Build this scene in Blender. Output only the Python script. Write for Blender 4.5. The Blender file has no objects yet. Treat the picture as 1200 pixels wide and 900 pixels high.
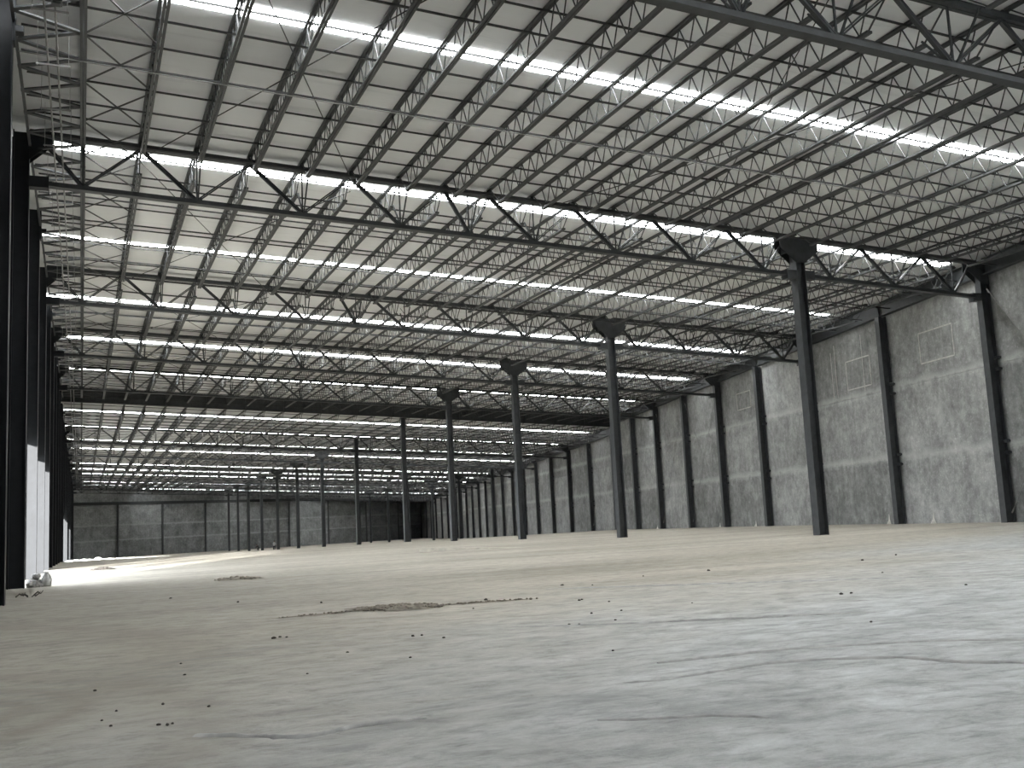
import bpy, math, random
from math import radians, sin, cos, tan, pi
from mathutils import Vector, Matrix
random.seed(7)
C = bpy.context.scene.collection
EYE = 1.45                       # camera height above the near floor
SL = 0.0535                      # roof fall towards the right wall
GY = 102.5                       # plate girder (expansion joint)

# ------------------------------------------------------------------ helpers
class MB:
    def __init__(s): s.v = []; s.f = []
    def quad(s, a, b, c, d):
        n = len(s.v); s.v += [tuple(a), tuple(b), tuple(c), tuple(d)]; s.f.append((n, n+1, n+2, n+3)); return s
    def hexa(s, p):              # p: 8 points, bottom ring then top ring
        n = len(s.v); s.v += [tuple(q) for q in p]
        s.f += [(n+3, n+2, n+1, n), (n+4, n+5, n+6, n+7), (n, n+1, n+5, n+4), (n+1, n+2, n+6, n+5), (n+2, n+3, n+7, n+6), (n+3, n, n+4, n+7)]
        return s
    def box(s, x0, x1, y0, y1, z0, z1):
        return s.hexa([(x0,y0,z0),(x1,y0,z0),(x1,y1,z0),(x0,y1,z0),(x0,y0,z1),(x1,y0,z1),(x1,y1,z1),(x0,y1,z1)])
    def beam(s, p, q, w, h, up=(0,0,1), off=0.0):
        p = Vector(p); q = Vector(q); d = (q-p).normalized(); u = Vector(up)
        if abs(d.dot(u)) > .98: u = Vector((0,1,0))
        side = d.cross(u).normalized(); u = side.cross(d).normalized()
        a = side*w/2; b = u*h/2; o = side*off
        return s.hexa([p-a-b+o, p+a-b+o, q+a-b+o, q-a-b+o, p-a+b+o, p+a+b+o, q+a+b+o, q-a+b+o])
    def pair(s, p, q, w, h, gap, up=(0,0,1)):     # two angles back to back
        for k in (-1, 1): s.beam(p, q, w, h, up, k*(w+gap)/2)
        return s
    def tube(s, pts, r, n=8, cap=True):
        pts = [Vector(p) for p in pts]; rings = []
        for i, p in enumerate(pts):
            d = (pts[min(i+1, len(pts)-1)] - pts[max(i-1, 0)]).normalized()
            u = Vector((0,0,1)) if abs(d.z) < .9 else Vector((1,0,0))
            a = d.cross(u).normalized(); b = a.cross(d)
            k = len(s.v); rr = r[i] if isinstance(r, (list, tuple)) else r
            s.v += [tuple(p + a*cos(2*pi*j/n)*rr + b*sin(2*pi*j/n)*rr) for j in range(n)]; rings.append(k)
        for k0, k1 in zip(rings, rings[1:]):
            for j in range(n): s.f.append((k0+j, k0+(j+1) % n, k1+(j+1) % n, k1+j))
        if cap: s.f.append(tuple(rings[0]+j for j in range(n))[::-1]); s.f.append(tuple(rings[-1]+j for j in range(n)))
        return s
    def prism(s, poly, y0, y1):  # polygon in xz extruded along y
        n = len(s.v); k = len(poly)
        s.v += [(x, y0, z) for x, z in poly] + [(x, y1, z) for x, z in poly]
        s.f.append(tuple(range(n, n+k))); s.f.append(tuple(range(n+2*k-1, n+k-1, -1)))
        for i in range(k):
            j = (i+1) % k; s.f.append((n+i, n+k+i, n+k+j, n+j))
        return s
    def rock(s, c, r, seed, flat=.7, sub=1):
        rnd = random.Random(seed); t = (1+5**.5)/2
        vs = [Vector(p).normalized() for p in [(-1,t,0),(1,t,0),(-1,-t,0),(1,-t,0),(0,-1,t),(0,1,t),(0,-1,-t),(0,1,-t),(t,0,-1),(t,0,1),(-t,0,-1),(-t,0,1)]]
        fs = [(0,11,5),(0,5,1),(0,1,7),(0,7,10),(0,10,11),(1,5,9),(5,11,4),(11,10,2),(10,7,6),(7,1,8),(3,9,4),(3,4,2),(3,2,6),(3,6,8),(3,8,9),(4,9,5),(2,4,11),(6,2,10),(8,6,7),(9,8,1)]
        for _ in range(sub):
            m = {}; nf = []
            def mid(a, b):
                k = (min(a, b), max(a, b))
                if k not in m: m[k] = len(vs); vs.append(((vs[a]+vs[b])/2).normalized())
                return m[k]
            for a, b, c_ in fs:
                x, y, z = mid(a, b), mid(b, c_), mid(c_, a); nf += [(a,x,z),(b,y,x),(c_,z,y),(x,y,z)]
            fs = nf
        n = len(s.v); sx, sy = rnd.uniform(.75, 1.3), rnd.uniform(.75, 1.3)
        for p in vs:
            k = r*rnd.uniform(.78, 1.15); s.v.append((c[0]+p.x*k*sx, c[1]+p.y*k*sy, c[2]+max(p.z*k*flat, -r*flat*.55)))
        s.f += [tuple(n+i for i in f) for f in fs]
        return s
    def mesh(s, name, mat, smooth=False):
        m = bpy.data.meshes.new(name); m.from_pydata(s.v, [], s.f); m.materials.append(mat)
        if smooth: m.polygons.foreach_set('use_smooth', [True]*len(m.polygons))
        m.update(); return m
    def build(s, name, mat, parent=None, smooth=False):
        return link(name, s.mesh(name, mat, smooth), parent)

def link(name, mesh, parent=None, loc=None, rot=None):
    o = bpy.data.objects.new(name, mesh); C.objects.link(o)
    if parent: o.parent = parent
    if loc: o.location = loc
    if rot: o.rotation_euler = rot
    return o

ALL_LABELS = {}
def tag(o, label, cat, group=None):
    n = len(label.replace(',', ' ').split()); assert 4 <= n <= 16, (n, label)
    o['label'] = label; o['category'] = cat
    if group: o['group'] = group
    if 'kind' not in o: o['kind'] = 'thing'
    ALL_LABELS[label] = ALL_LABELS.get(label, 0)+1
    return o
def thing(name, label, cat, loc=(0,0,0), rotz=0.0, group=None):
    o = bpy.data.objects.new(name, None); C.objects.link(o); o.location = loc; o.rotation_euler = (0, 0, rotz)
    o.empty_display_size = .3
    return tag(o, label, cat, group)
def struct(name, mb, mat, smooth=False):
    o = mb.build(name, mat, None, smooth); o['kind'] = 'structure'; return o

ONES = 'zeroth first second third fourth fifth sixth seventh eighth ninth tenth eleventh twelfth thirteenth fourteenth fifteenth sixteenth seventeenth eighteenth nineteenth'.split()
TENS = {2: 'twenty', 3: 'thirty', 4: 'forty', 5: 'fifty', 6: 'sixty'}
TENTH = {20: 'twentieth', 30: 'thirtieth', 40: 'fortieth', 50: 'fiftieth', 60: 'sixtieth'}
def nth(n):
    if n < 20: return ONES[n]
    return TENTH[n] if n % 10 == 0 else TENS[n//10]+'-'+ONES[n % 10]

# ------------------------------------------------------------------ materials
def newmat(name):
    m = bpy.data.materials.new(name); m.use_nodes = True; nt = m.node_tree
    return m, nt, nt.nodes['Principled BSDF']
def N(nt, t, **kw):
    n = nt.nodes.new(t)
    for k, v in kw.items():
        if k.startswith('i_'): n.inputs[int(k[2:])].default_value = v
        else: setattr(n, k, v)
    return n
def ramp(nt, pts, interp='LINEAR'):
    n = nt.nodes.new('ShaderNodeValToRGB'); cr = n.color_ramp; cr.interpolation = interp
    while len(cr.elements) < len(pts): cr.elements.new(.5)
    for e, (p, c) in zip(cr.elements, pts):
        e.position = p; e.color = (c, c, c, 1) if isinstance(c, (int, float)) else (*c, 1)
    return n
def noise(nt, vec, scale, detail=4, rough=.55, dist=0.0):
    n = N(nt, 'ShaderNodeTexNoise'); n.inputs['Scale'].default_value = scale; n.inputs['Detail'].default_value = detail
    n.inputs['Roughness'].default_value = rough; n.inputs['Distortion'].default_value = dist
    if vec: nt.links.new(vec, n.inputs['Vector'])
    return n
def mapping(nt, vec, scale=(1,1,1), rot=(0,0,0), loc=(0,0,0)):
    n = N(nt, 'ShaderNodeMapping'); n.inputs['Scale'].default_value = scale; n.inputs['Rotation'].default_value = rot; n.inputs['Location'].default_value = loc
    nt.links.new(vec, n.inputs['Vector']); return n.outputs[0]
def mixc(nt, fac, a, b, blend='MIX'):
    n = N(nt, 'ShaderNodeMix', data_type='RGBA', blend_type=blend)
    for i, x in ((0, fac), (6, a), (7, b)):
        if hasattr(x, 'links'): nt.links.new(x, n.inputs[i])
        elif isinstance(x, tuple): n.inputs[i].default_value = (*x, 1)
        else: n.inputs[i].default_value = x
    return n.outputs[2]
def math_(nt, op, a, b=None, c=None, clamp=False):
    n = N(nt, 'ShaderNodeMath', operation=op, use_clamp=clamp)
    for i, x in enumerate((a, b, c)):
        if x is None: continue
        if hasattr(x, 'links'): nt.links.new(x, n.inputs[i])
        else: n.inputs[i].default_value = x
    return n.outputs[0]
def bump(nt, h, b, strength, dist=.02):
    n = N(nt, 'ShaderNodeBump'); n.inputs['Strength'].default_value = strength; n.inputs['Distance'].default_value = dist
    nt.links.new(h, n.inputs['Height']); nt.links.new(n.outputs[0], b.inputs['Normal'])

def paint(name, col, rough=.5, var=.25, scale=3.0, spec=.4):
    m, nt, b = newmat(name); tc = N(nt, 'ShaderNodeTexCoord')
    n = noise(nt, tc.outputs['Object'], scale, 5)
    lo = tuple(c*(1-var) for c in col); hi = tuple(min(1, c*(1+var)) for c in col)
    r = ramp(nt, [(.3, lo), (.7, hi)]); nt.links.new(n.outputs[0], r.inputs[0]); nt.links.new(r.outputs[0], b.inputs['Base Color'])
    b.inputs['Roughness'].default_value = rough; b.inputs['Specular IOR Level'].default_value = spec
    return m
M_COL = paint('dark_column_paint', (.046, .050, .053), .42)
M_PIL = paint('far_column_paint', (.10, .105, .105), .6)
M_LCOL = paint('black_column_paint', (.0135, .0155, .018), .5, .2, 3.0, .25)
M_TRUSS = paint('dark_truss_paint', (.034, .038, .040), .5)
M_JOIST = paint('grey_joist_paint', (.058, .061, .062), .55)
M_ROD = paint('rod_paint', (.032, .033, .033), .55)
M_PIPE = paint('galvanized_pipe', (.30, .30, .29), .4, .1)
M_GALV = paint('bolt_steel', (.25, .25, .24), .4, .15)
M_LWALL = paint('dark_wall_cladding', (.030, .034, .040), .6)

def concrete_wall(name, base, seam_z, dark=1.0):
    m, nt, b = newmat(name); geo = N(nt, 'ShaderNodeNewGeometry'); tc = N(nt, 'ShaderNodeTexCoord'); P = tc.outputs['Object']
    big = noise(nt, mapping(nt, P, (.36,.36,.42)), 1.0, 10, .74, .15)
    fine = noise(nt, P, 2.6, 8, .65)
    streak = noise(nt, mapping(nt, P, (3.2,3.2,.16)), 1.0, 5, .6)
    spots = noise(nt, P, 9.0, 3, .5)
    r1 = ramp(nt, [(.30, tuple(c*.58 for c in base)), (.5, base), (.70, tuple(c*1.4 for c in base))]); nt.links.new(big.outputs[0], r1.inputs[0])
    r2 = ramp(nt, [(.3, .72), (.72, 1.22)]); nt.links.new(fine.outputs[0], r2.inputs[0])
    r3 = ramp(nt, [(.32, .74), (.62, 1.10)]); nt.links.new(streak.outputs[0], r3.inputs[0])
    r4 = ramp(nt, [(.56, 1.0), (.74, 1.4)]); nt.links.new(spots.outputs[0], r4.inputs[0])
    pale = noise(nt, mapping(nt, P, (.9,.9,.7)), 1.0, 9, .7, .2); r5 = ramp(nt, [(.54, 0), (.70, .55)]); nt.links.new(pale.outputs[0], r5.inputs[0])
    isl = ramp(nt, [(0, .76), (1, 1.16)]); nt.links.new(geo.outputs['Random Per Island'], isl.inputs[0])
    c = mixc(nt, 1.0, r1.outputs[0], r2.outputs[0], 'MULTIPLY'); c = mixc(nt, .45, c, r3.outputs[0], 'MULTIPLY')
    c = mixc(nt, 1.0, c, r4.outputs[0], 'MULTIPLY'); c = mixc(nt, 1.0, c, isl.outputs[0], 'MULTIPLY')
    c = mixc(nt, r5.outputs[0], c, tuple(min(1, x*1.65) for x in base))
    # pale lime wash of the lowest lift and pale mortar smeared along the seams
    sep = N(nt, 'ShaderNodeSeparateXYZ'); nt.links.new(P, sep.inputs[0])
    wob = noise(nt, P, 1.3, 5, .7)
    zz = math_(nt, 'ADD', sep.outputs[2], math_(nt, 'MULTIPLY', math_(nt, 'SUBTRACT', wob.outputs[0], .5), .9))
    for sz in seam_z:
        d = math_(nt, 'ABSOLUTE', math_(nt, 'SUBTRACT', zz, sz+.12))
        k = ramp(nt, [(0, .55), (.5, .0)]); nt.links.new(math_(nt, 'MULTIPLY', d, 1.5), k.inputs[0])
        c = mixc(nt, k.outputs[0], c, tuple(min(1, x*1.75) for x in base))
    nt.links.new(c, b.inputs['Base Color']); b.inputs['Roughness'].default_value = .9; b.inputs['Specular IOR Level'].default_value = .2
    bump(nt, fine.outputs[0], b, .35, .02)
    return m
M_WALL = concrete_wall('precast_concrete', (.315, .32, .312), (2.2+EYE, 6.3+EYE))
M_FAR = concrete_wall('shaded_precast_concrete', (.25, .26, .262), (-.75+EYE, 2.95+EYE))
M_MORTAR = paint('pale_mortar', (.52, .51, .48), .9, .2, 6)
M_WHITE = paint('white_plaster', (.72, .71, .66), .9, .15, 8)
M_STONE = paint('broken_concrete', (.34, .33, .31), .9, .3, 9)
M_DIRT = paint('dark_soil', (.24, .215, .175), .95, .35, 10)
M_CLOD = paint('dark_clod', (.06, .053, .046), .95, .3, 12)
M_RUT = paint('scraped_dust', (.42, .42, .405), .95, .25, 5)
M_SPOIL = paint('pale_spoil', (.52, .49, .42), .9, .2, 3)
M_SACK = paint('grey_sacking', (.50, .50, .49), .8, .2, 7)

def insulation():
    m, nt, b = newmat('white_roof_insulation'); tc = N(nt, 'ShaderNodeTexCoord'); P = tc.outputs['Object']
    n1 = noise(nt, mapping(nt, P, (.10,.25,1)), 1, 4); n2 = noise(nt, mapping(nt, P, (.22,2.2,1)), 1, 4, .6, .3); n3 = noise(nt, P, .05, 2)
    r1 = ramp(nt, [(.3, (.83,.845,.855)), (.7, (.90,.915,.93))]); nt.links.new(n1.outputs[0], r1.inputs[0])
    r2 = ramp(nt, [(.30, .90), (.42, 1.0)]); nt.links.new(n2.outputs[0], r2.inputs[0])
    c = mixc(nt, 1.0, r1.outputs[0], r2.outputs[0], 'MULTIPLY')
    r3 = ramp(nt, [(.35, (1,.99,.965)), (.65, (1,1,1))]); nt.links.new(n3.outputs[0], r3.inputs[0])
    c = mixc(nt, 1.0, c, r3.outputs[0], 'MULTIPLY')
    nt.links.new(c, b.inputs['Base Color']); b.inputs['Roughness'].default_value = .75; b.inputs['Specular IOR Level'].default_value = .25
    bump(nt, n2.outputs[0], b, .5, .06)
    return m
M_DECK = insulation()

SKY_STRENGTH = 32.0
def skylight_mat():
    m, nt, b = newmat('translucent_skylight_sheet'); tc = N(nt, 'ShaderNodeTexCoord')
    n = noise(nt, mapping(nt, tc.outputs['Object'], (.6,3,1)), 1, 3)
    r = ramp(nt, [(.3, (.86,.90,.92)), (.7, (1,1,1))]); nt.links.new(n.outputs[0], r.inputs[0])
    b.inputs['Base Color'].default_value = (.8,.8,.8,1); nt.links.new(r.outputs[0], b.inputs['Emission Color']); b.inputs['Emission Strength'].default_value = SKY_STRENGTH
    return m
M_SKY = skylight_mat()
M_SKY2 = skylight_mat(); M_SKY2.name = 'boosted_skylight_sheet'; M_SKY2.node_tree.nodes['Principled BSDF'].inputs['Emission Strength'].default_value = SKY_STRENGTH*1.15  # same sheet for the far strips, glow raised to keep that end lit

def floor_mat():
    m, nt, b = newmat('dusty_concrete_slab'); tc = N(nt, 'ShaderNodeTexCoord'); P = tc.outputs['Object']
    sep = N(nt, 'ShaderNodeSeparateXYZ'); nt.links.new(P, sep.inputs[0]); X, Y = sep.outputs[0], sep.outputs[1]
    wob = noise(nt, mapping(nt, P, (.10,.16,1)), 1, 5, .6, .5)
    w = math_(nt, 'MULTIPLY', math_(nt, 'SUBTRACT', wob.outputs[0], .5), 14)
    # swept grey concrete near the entrance, loose beige dust further in
    yd = math_(nt, 'ADD', math_(nt, 'SUBTRACT', Y, math_(nt, 'MULTIPLY', X, .62)), w)
    dust = ramp(nt, [(.0, 0), (1, 1)], 'EASE'); nt.links.new(math_(nt, 'DIVIDE', math_(nt, 'SUBTRACT', yd, 2.5), 11.0, clamp=True), dust.inputs[0])
    g1 = noise(nt, mapping(nt, P, (.75,1.15,1), (0,0,.5)), 1, 12, .74, .5); g4 = noise(nt, mapping(nt, P, (2.2,3.6,1), (0,0,.5)), 1, 12, .78, .35)
    g2 = noise(nt, mapping(nt, P, (1.2,5.0,1), (0,0,.62)), 1, 6, .65, .5)
    g3 = noise(nt, P, 14, 6, .7)
    grey = ramp(nt, [(.30, (.33,.335,.325)), (.5, (.48,.492,.482)), (.68, (.62,.635,.63))]); nt.links.new(g1.outputs[0], grey.inputs[0])
    s2 = ramp(nt, [(.34, .74), (.46, 1.0), (.72, 1.06)]); nt.links.new(g2.outputs[0], s2.inputs[0])
    c = mixc(nt, 1.0, grey.outputs[0], s2.outputs[0], 'MULTIPLY')
    d1 = noise(nt, mapping(nt, P, (.06,.22,1), (0,0,.18)), 1, 7, .6, .4)
    d2 = noise(nt, mapping(nt, P, (.10,.9,1), (0,0,.12)), 1, 6, .62, .3)
    beige = ramp(nt, [(.30, (.37,.34,.28)), (.5, (.45,.42,.355)), (.72, (.54,.51,.44))]); nt.links.new(d1.outputs[0], beige.inputs[0])
    s3 = ramp(nt, [(.32, .84), (.48, 1.0), (.7, 1.08)]); nt.links.new(d2.outputs[0], s3.inputs[0])
    cb = mixc(nt, 1.0, beige.outputs[0], s3.outputs[0], 'MULTIPLY')
    c = mixc(nt, dust.outputs[0], c, cb)
    # darker brown towards the left wall, near part of the hall only
    u = math_(nt, 'ADD', math_(nt, 'SUBTRACT', X, math_(nt, 'MULTIPLY', math_(nt, 'SUBTRACT', Y, 10.0), .2)), math_(nt, 'MULTIPLY', w, .22))
    ub = ramp(nt, [(0, .5), (1, 0)], 'EASE'); nt.links.new(math_(nt, 'DIVIDE', math_(nt, 'ADD', u, 1.5), 8.5, clamp=True), ub.inputs[0])
    yl = math_(nt, 'SUBTRACT', 1.0, math_(nt, 'DIVIDE', math_(nt, 'SUBTRACT', Y, 30.0), 9.0), clamp=True)
    c = mixc(nt, math_(nt, 'MULTIPLY', ub.outputs[0], yl), c, (.225,.215,.185))
    s4 = ramp(nt, [(.38, .74), (.5, 1.0), (.62, 1.14)]); nt.links.new(g4.outputs[0], s4.inputs[0])
    c = mixc(nt, 1.0, c, s4.outputs[0], 'MULTIPLY')
    # brownish tyre smears turning near the left wall (arcs about a centre by the wall)
    for cx, cy, r0, wd, amt in ((-2.0, 10.2, 2.0, .24, .5), (-2.0, 10.2, 1.5, .16, .45), (-4.5, 9.0, 5.4, .5, .35), (-6.0, 14.5, 7.2, 1.0, .45)):
        dx = math_(nt, 'SUBTRACT', X, cx); dy = math_(nt, 'SUBTRACT', Y, cy)
        rr = math_(nt, 'SQRT', math_(nt, 'ADD', math_(nt, 'MULTIPLY', dx, dx), math_(nt, 'MULTIPLY', dy, dy)))
        rr = math_(nt, 'ADD', rr, math_(nt, 'MULTIPLY', math_(nt, 'SUBTRACT', g1.outputs[0], .5), .5))
        k = math_(nt, 'SUBTRACT', 1.0, math_(nt, 'DIVIDE', math_(nt, 'ABSOLUTE', math_(nt, 'SUBTRACT', rr, r0)), wd), clamp=True)
        k = math_(nt, 'MULTIPLY', k, math_(nt, 'MULTIPLY', g2.outputs[0], 2*amt), clamp=True)
        c = mixc(nt, k, c, (.25,.22,.18))
    # scuffed dark patch with ripples where vehicles turned
    for cx, cy, rx, ry, ang, amt in ((3.9, 6.9, 2.6, .8, 2.2, .55), (7.5, 8.8, 4.5, .5, .5, .35), (1.6, 7.0, 2.6, .45, .7, .45), (.8, 12.0, 5, 1.2, .8, .35)):
        v = mapping(nt, P, (1,1,1), (0,0,-ang))
        n_ = N(nt, 'ShaderNodeMapping'); n_.vector_type = 'TEXTURE'; n_.inputs['Location'].default_value = (cx,cy,0); n_.inputs['Rotation'].default_value = (0,0,ang); n_.inputs['Scale'].default_value = (rx,ry,1)
        nt.links.new(P, n_.inputs['Vector']); sp = N(nt, 'ShaderNodeSeparateXYZ'); nt.links.new(n_.outputs[0], sp.inputs[0])
        q = math_(nt, 'SQRT', math_(nt, 'ADD', math_(nt, 'POWER', math_(nt, 'ABSOLUTE', sp.outputs[0]), 2.0), math_(nt, 'POWER', math_(nt, 'ABSOLUTE', sp.outputs[1]), 2.0)))
        k = math_(nt, 'SUBTRACT', 1.0, q, clamp=True)
        rp = ramp(nt, [(.42, 0), (.62, 1)]); nt.links.new(g2.outputs[0], rp.inputs[0])
        k = math_(nt, 'MULTIPLY', math_(nt, 'MULTIPLY', k, 1.6, clamp=True), math_(nt, 'MULTIPLY', rp.outputs[0], amt))
        c = mixc(nt, k, c, (.22,.225,.22))
    nt.links.new(c, b.inputs['Base Color']); b.inputs['Roughness'].default_value = .82; b.inputs['Specular IOR Level'].default_value = .3
    hh = math_(nt, 'ADD', math_(nt, 'MULTIPLY', g2.outputs[0], .6), math_(nt, 'MULTIPLY', g4.outputs[0], .8))
    bump(nt, hh, b, .6, .05)
    return m
M_FLOOR = floor_mat()

# ------------------------------------------------------------------ geometry of the hall
FZ = [(-40,0),(36,0),(55,-.1),(71,-.22),(87,-.39),(102,-.51),(124,-.95),(145,-1.43),(166,-1.87),(186,-2.3),(206,-2.64),(225,-2.86),(243,-3.05),(262,-3.29),(293,-3.65),(360,-4.3)]
def fz(Y):
    for (a, za), (b, zb) in zip(FZ, FZ[1:]):
        if Y <= b: return za+(zb-za)*(Y-a)/(b-a)
    return FZ[-1][1]
WB = .222
def wx(Y): return 41.2+WB*(Y-36.4)                 # right wall column line
def row1(Y): return 30+.017*(Y-36.4)               # interior column row
FD = Vector((.835, .55, 0)).normalized(); F0 = Vector((-2.2, 269.0, 0))
def far_y(X): return F0.y+(X-F0.x)*FD.y/FD.x
def deck(X, Y): return (13.9 if Y < GY else 12.8)+EYE-SL*X
def chord_top(X, Y): return (13.60 if Y < GY else 12.52)+EYE-SL*X
def chord_bot(X, Y): return (11.86 if Y < GY else 10.85)+EYE-SL*X
T = [18.1, 36.4, 55.0, 71.0, 87.1, GY, 123.9, 145.3, 165.7, 186.2, 205.8, 225.3, 243.7, 262.3, 292.0]
LX = -1.65                                          # inner face of the left columns
JP = 1.875                                          # joist spacing

# ---- floor
def build_floor():
    xs = [-30, -20, -12, -8, -5]+[-2.5+.5*i for i in range(30)]+[12.5+2*i for i in range(10)]+[34, 38, 44, 52, 62, 74, 88, 100, 115, 130]
    ys = [-30, -20, -12, -6, -2]+[.5*i for i in range(0, 80)]+[40+1.5*i for i in range(42)]+[105+5*i for i in range(52)]
    rnd = random.Random(3); mb = MB(); nx = len(xs)
    for y in ys:
        for x in xs:
            a = .010 if 0 < y < 60 and -2 < x < 30 else 0
            mb.v.append((x, y, fz(y)+a*(sin(x*1.7+y*.9)+sin(x*.63-y*1.3+2)-1.9)*.5))
    for j in range(len(ys)-1):
        for i in range(nx-1): mb.f.append((j*nx+i, j*nx+i+1, (j+1)*nx+i+1, (j+1)*nx+i))
    struct('floor', mb, M_FLOOR, True)
build_floor()

# ---- roof deck, two levels
def build_deck():
    for name, y0, y1, xr0, xr1 in (('ceiling', -26, GY+.2, 29, 64), ('ceiling', GY, 352, 60, 122)):
        mb = MB(); n = 14; yy = y0+.001 if y0 > 0 else y0; ya = GY+1 if y0 > 0 else 0
        def p(x, y, dz): return (x, y, deck(x, ya)+dz)
        for i in range(n):
            a, b_ = i/n, (i+1)/n; ys_, ye = y0+(y1-y0)*a, y0+(y1-y0)*b_; xl = -2.7
            x1, x2 = xr0+(xr1-xr0)*a, xr0+(xr1-xr0)*b_
            mb.hexa([p(xl, ys_, 0), p(x1, ys_, 0), p(x2, ye, 0), p(xl, ye, 0), p(xl, ys_, .25), p(x1, ys_, .25), p(x2, ye, .25), p(xl, ye, .25)])
        struct(name, mb, M_DECK)
build_deck()

# ---- skylight strips
STRIPS = [.6, 13.2, 25.9, 38.05, 49.9, 62.7, 75.5, 89.5, 110, 125.5, 142, 156, 171, 187, 202, 217, 232, 247, 262, 277, 293, 309]
def build_strips():
    seen = [s for s in STRIPS if s > 20]
    for y in STRIPS:
        w = (.31 if y != 49.9 else .17) if y < GY else (.25 if y < 115 else .18); x0, x1 = LX-.3, wx(y)-.8
        if y > 262: x0 = (y-269+3)/(FD.y/FD.x)-2.2
        if y > 268: x0 = max(x0, 0)
        mb = MB(); n = max(6, int((x1-x0)/4)); yt = y
        for i in range(n):
            a, b_ = x0+(x1-x0)*i/n+.015, x0+(x1-x0)*(i+1)/n-.015
            za, zb = deck(a, yt)-.03, deck(b_, yt)-.03
            mb.hexa([(a,y-w,za),(b_,y-w,zb),(b_,y+w,zb),(a,y+w,za),(a,y-w,za+.02),(b_,y-w,zb+.02),(b_,y+w,zb+.02),(a,y+w,za+.02)])
        o = mb.build('skylight_strip', M_SKY if y < 115 else M_SKY2)
        if y in seen: k = seen.index(y)+1; lab = 'bright white translucent skylight strip across the roof, %s from the viewer' % nth(k)
        else: lab = 'bright skylight strip in the roof overhead, %s behind the first one seen' % nth(2-STRIPS.index(y))
        tag(o, lab, 'skylight', 'skylight strips across the roof')
build_strips()

# ---- left wall, door openings for sun, last two added unseen to light far ceiling
OPEN = [(37.0, 45.45, 5.55), (45.95, 54.75, 5.55), (55.25, 62.8, 5.55), (114.0, 134.0, 4.0), (136.0, 152.0, 4.0), (167.0, 185.0, 3.4), (188.0, 204.0, 3.2)]
def build_left():
    mb = MB(); x0, x1 = -2.5, -2.2; top = 15.6; edges = [-26]
    ys = -26.0
    for a, b_, h in OPEN:
        if a > ys: mb.box(x0, x1, ys, a, -5.5, top)
        mb.box(x0, x1, a, b_, h, top); ys = b_
    mb.box(x0, x1, ys, 272, -5.5, top)
    # vertical ribs of the cladding
    y = -25.0
    while y < 268:
        if not any(a-.1 < y < b_+.1 for a, b_, h in OPEN): mb.box(x1, x1+.04, y, y+.08, fz(y), top-.6)
        y += 1.5
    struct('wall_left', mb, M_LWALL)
build_left()

# ---- right wall: precast panels between the columns
WU = Vector((WB, 1, 0)).normalized(); WN = Vector((1, -WB, 0)).normalized()     # along / outwards
WCOLS = [-25.0, -8, 9, 18.1, 27.2, 36.4, 45.7, 55.0, 63.0, 71.0, 79.0, 87.1, 94.8, GY, 113.2, 123.9, 134.6, 145.3, 155.5, 165.7, 176.0, 186.2, 196.0, 205.8, 215.5, 225.3, 234.5, 243.7, 253.0, 262.3, 277.0, 292.0, 307.0, 322.0, 341.0, 362.0]
def wp(Y, out=0.0, z=0.0):
    return Vector((wx(Y), Y, z))+WN*out
def build_right():
    mb = MB()
    for a, b_ in zip(WCOLS, WCOLS[1:]):
        drop = 0 if a < GY-1 else 1.0
        ztop = deck(wx(a), a+.1)+.35
        lv = [min(fz(a), fz(b_))-.6, 2.2+EYE-drop, 6.3+EYE-drop, ztop]
        for z0, z1 in zip(lv, lv[1:]):
            q = [wp(a+.006, .42, z0+.012), wp(a+.006, .70, z0+.012), wp(b_-.006, .70, z0+.012), wp(b_-.006, .42, z0+.012)]
            mb.hexa(q+[Vector((v.x, v.y, z1-.012)) for v in q])
        q = [wp(a, .5, lv[0]), wp(a, .65, lv[0]), wp(b_, .65, lv[0]), wp(b_, .5, lv[0])]
        mb.hexa(q+[Vector((v.x, v.y, ztop-.02)) for v in q])
    struct('wall_right', mb, M_WALL)
    # mortar outlines of filled openings and cast pockets on the upper lift
    mb = MB()
    def strip(ya, za, yb, zb, w=.07): mb.beam(wp(ya, .405, za+EYE), wp(yb, .405, zb+EYE), w, .03, up=(WN.x, WN.y, 0))
    for y0, y1, z0, z1 in ((39.6, 42.6, 7.3, 9.0), (47.8, 50.6, 6.9, 8.7), (65.2, 67.8, 7.6, 8.9)):
        strip(y0, z0, y0, z1); strip(y1, z0, y1, z1); strip(y0, z0, y1, z0); strip(y0, z1, y1, z1)
    for y, z0, z1 in ((48.6, 6.6, 10.1), (51.9, 6.6, 10.0), (52.4, 6.6, 9.6)): strip(y, z0, y, z1, .045)
    struct('trim_1', mb, M_MORTAR)
build_right()

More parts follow.
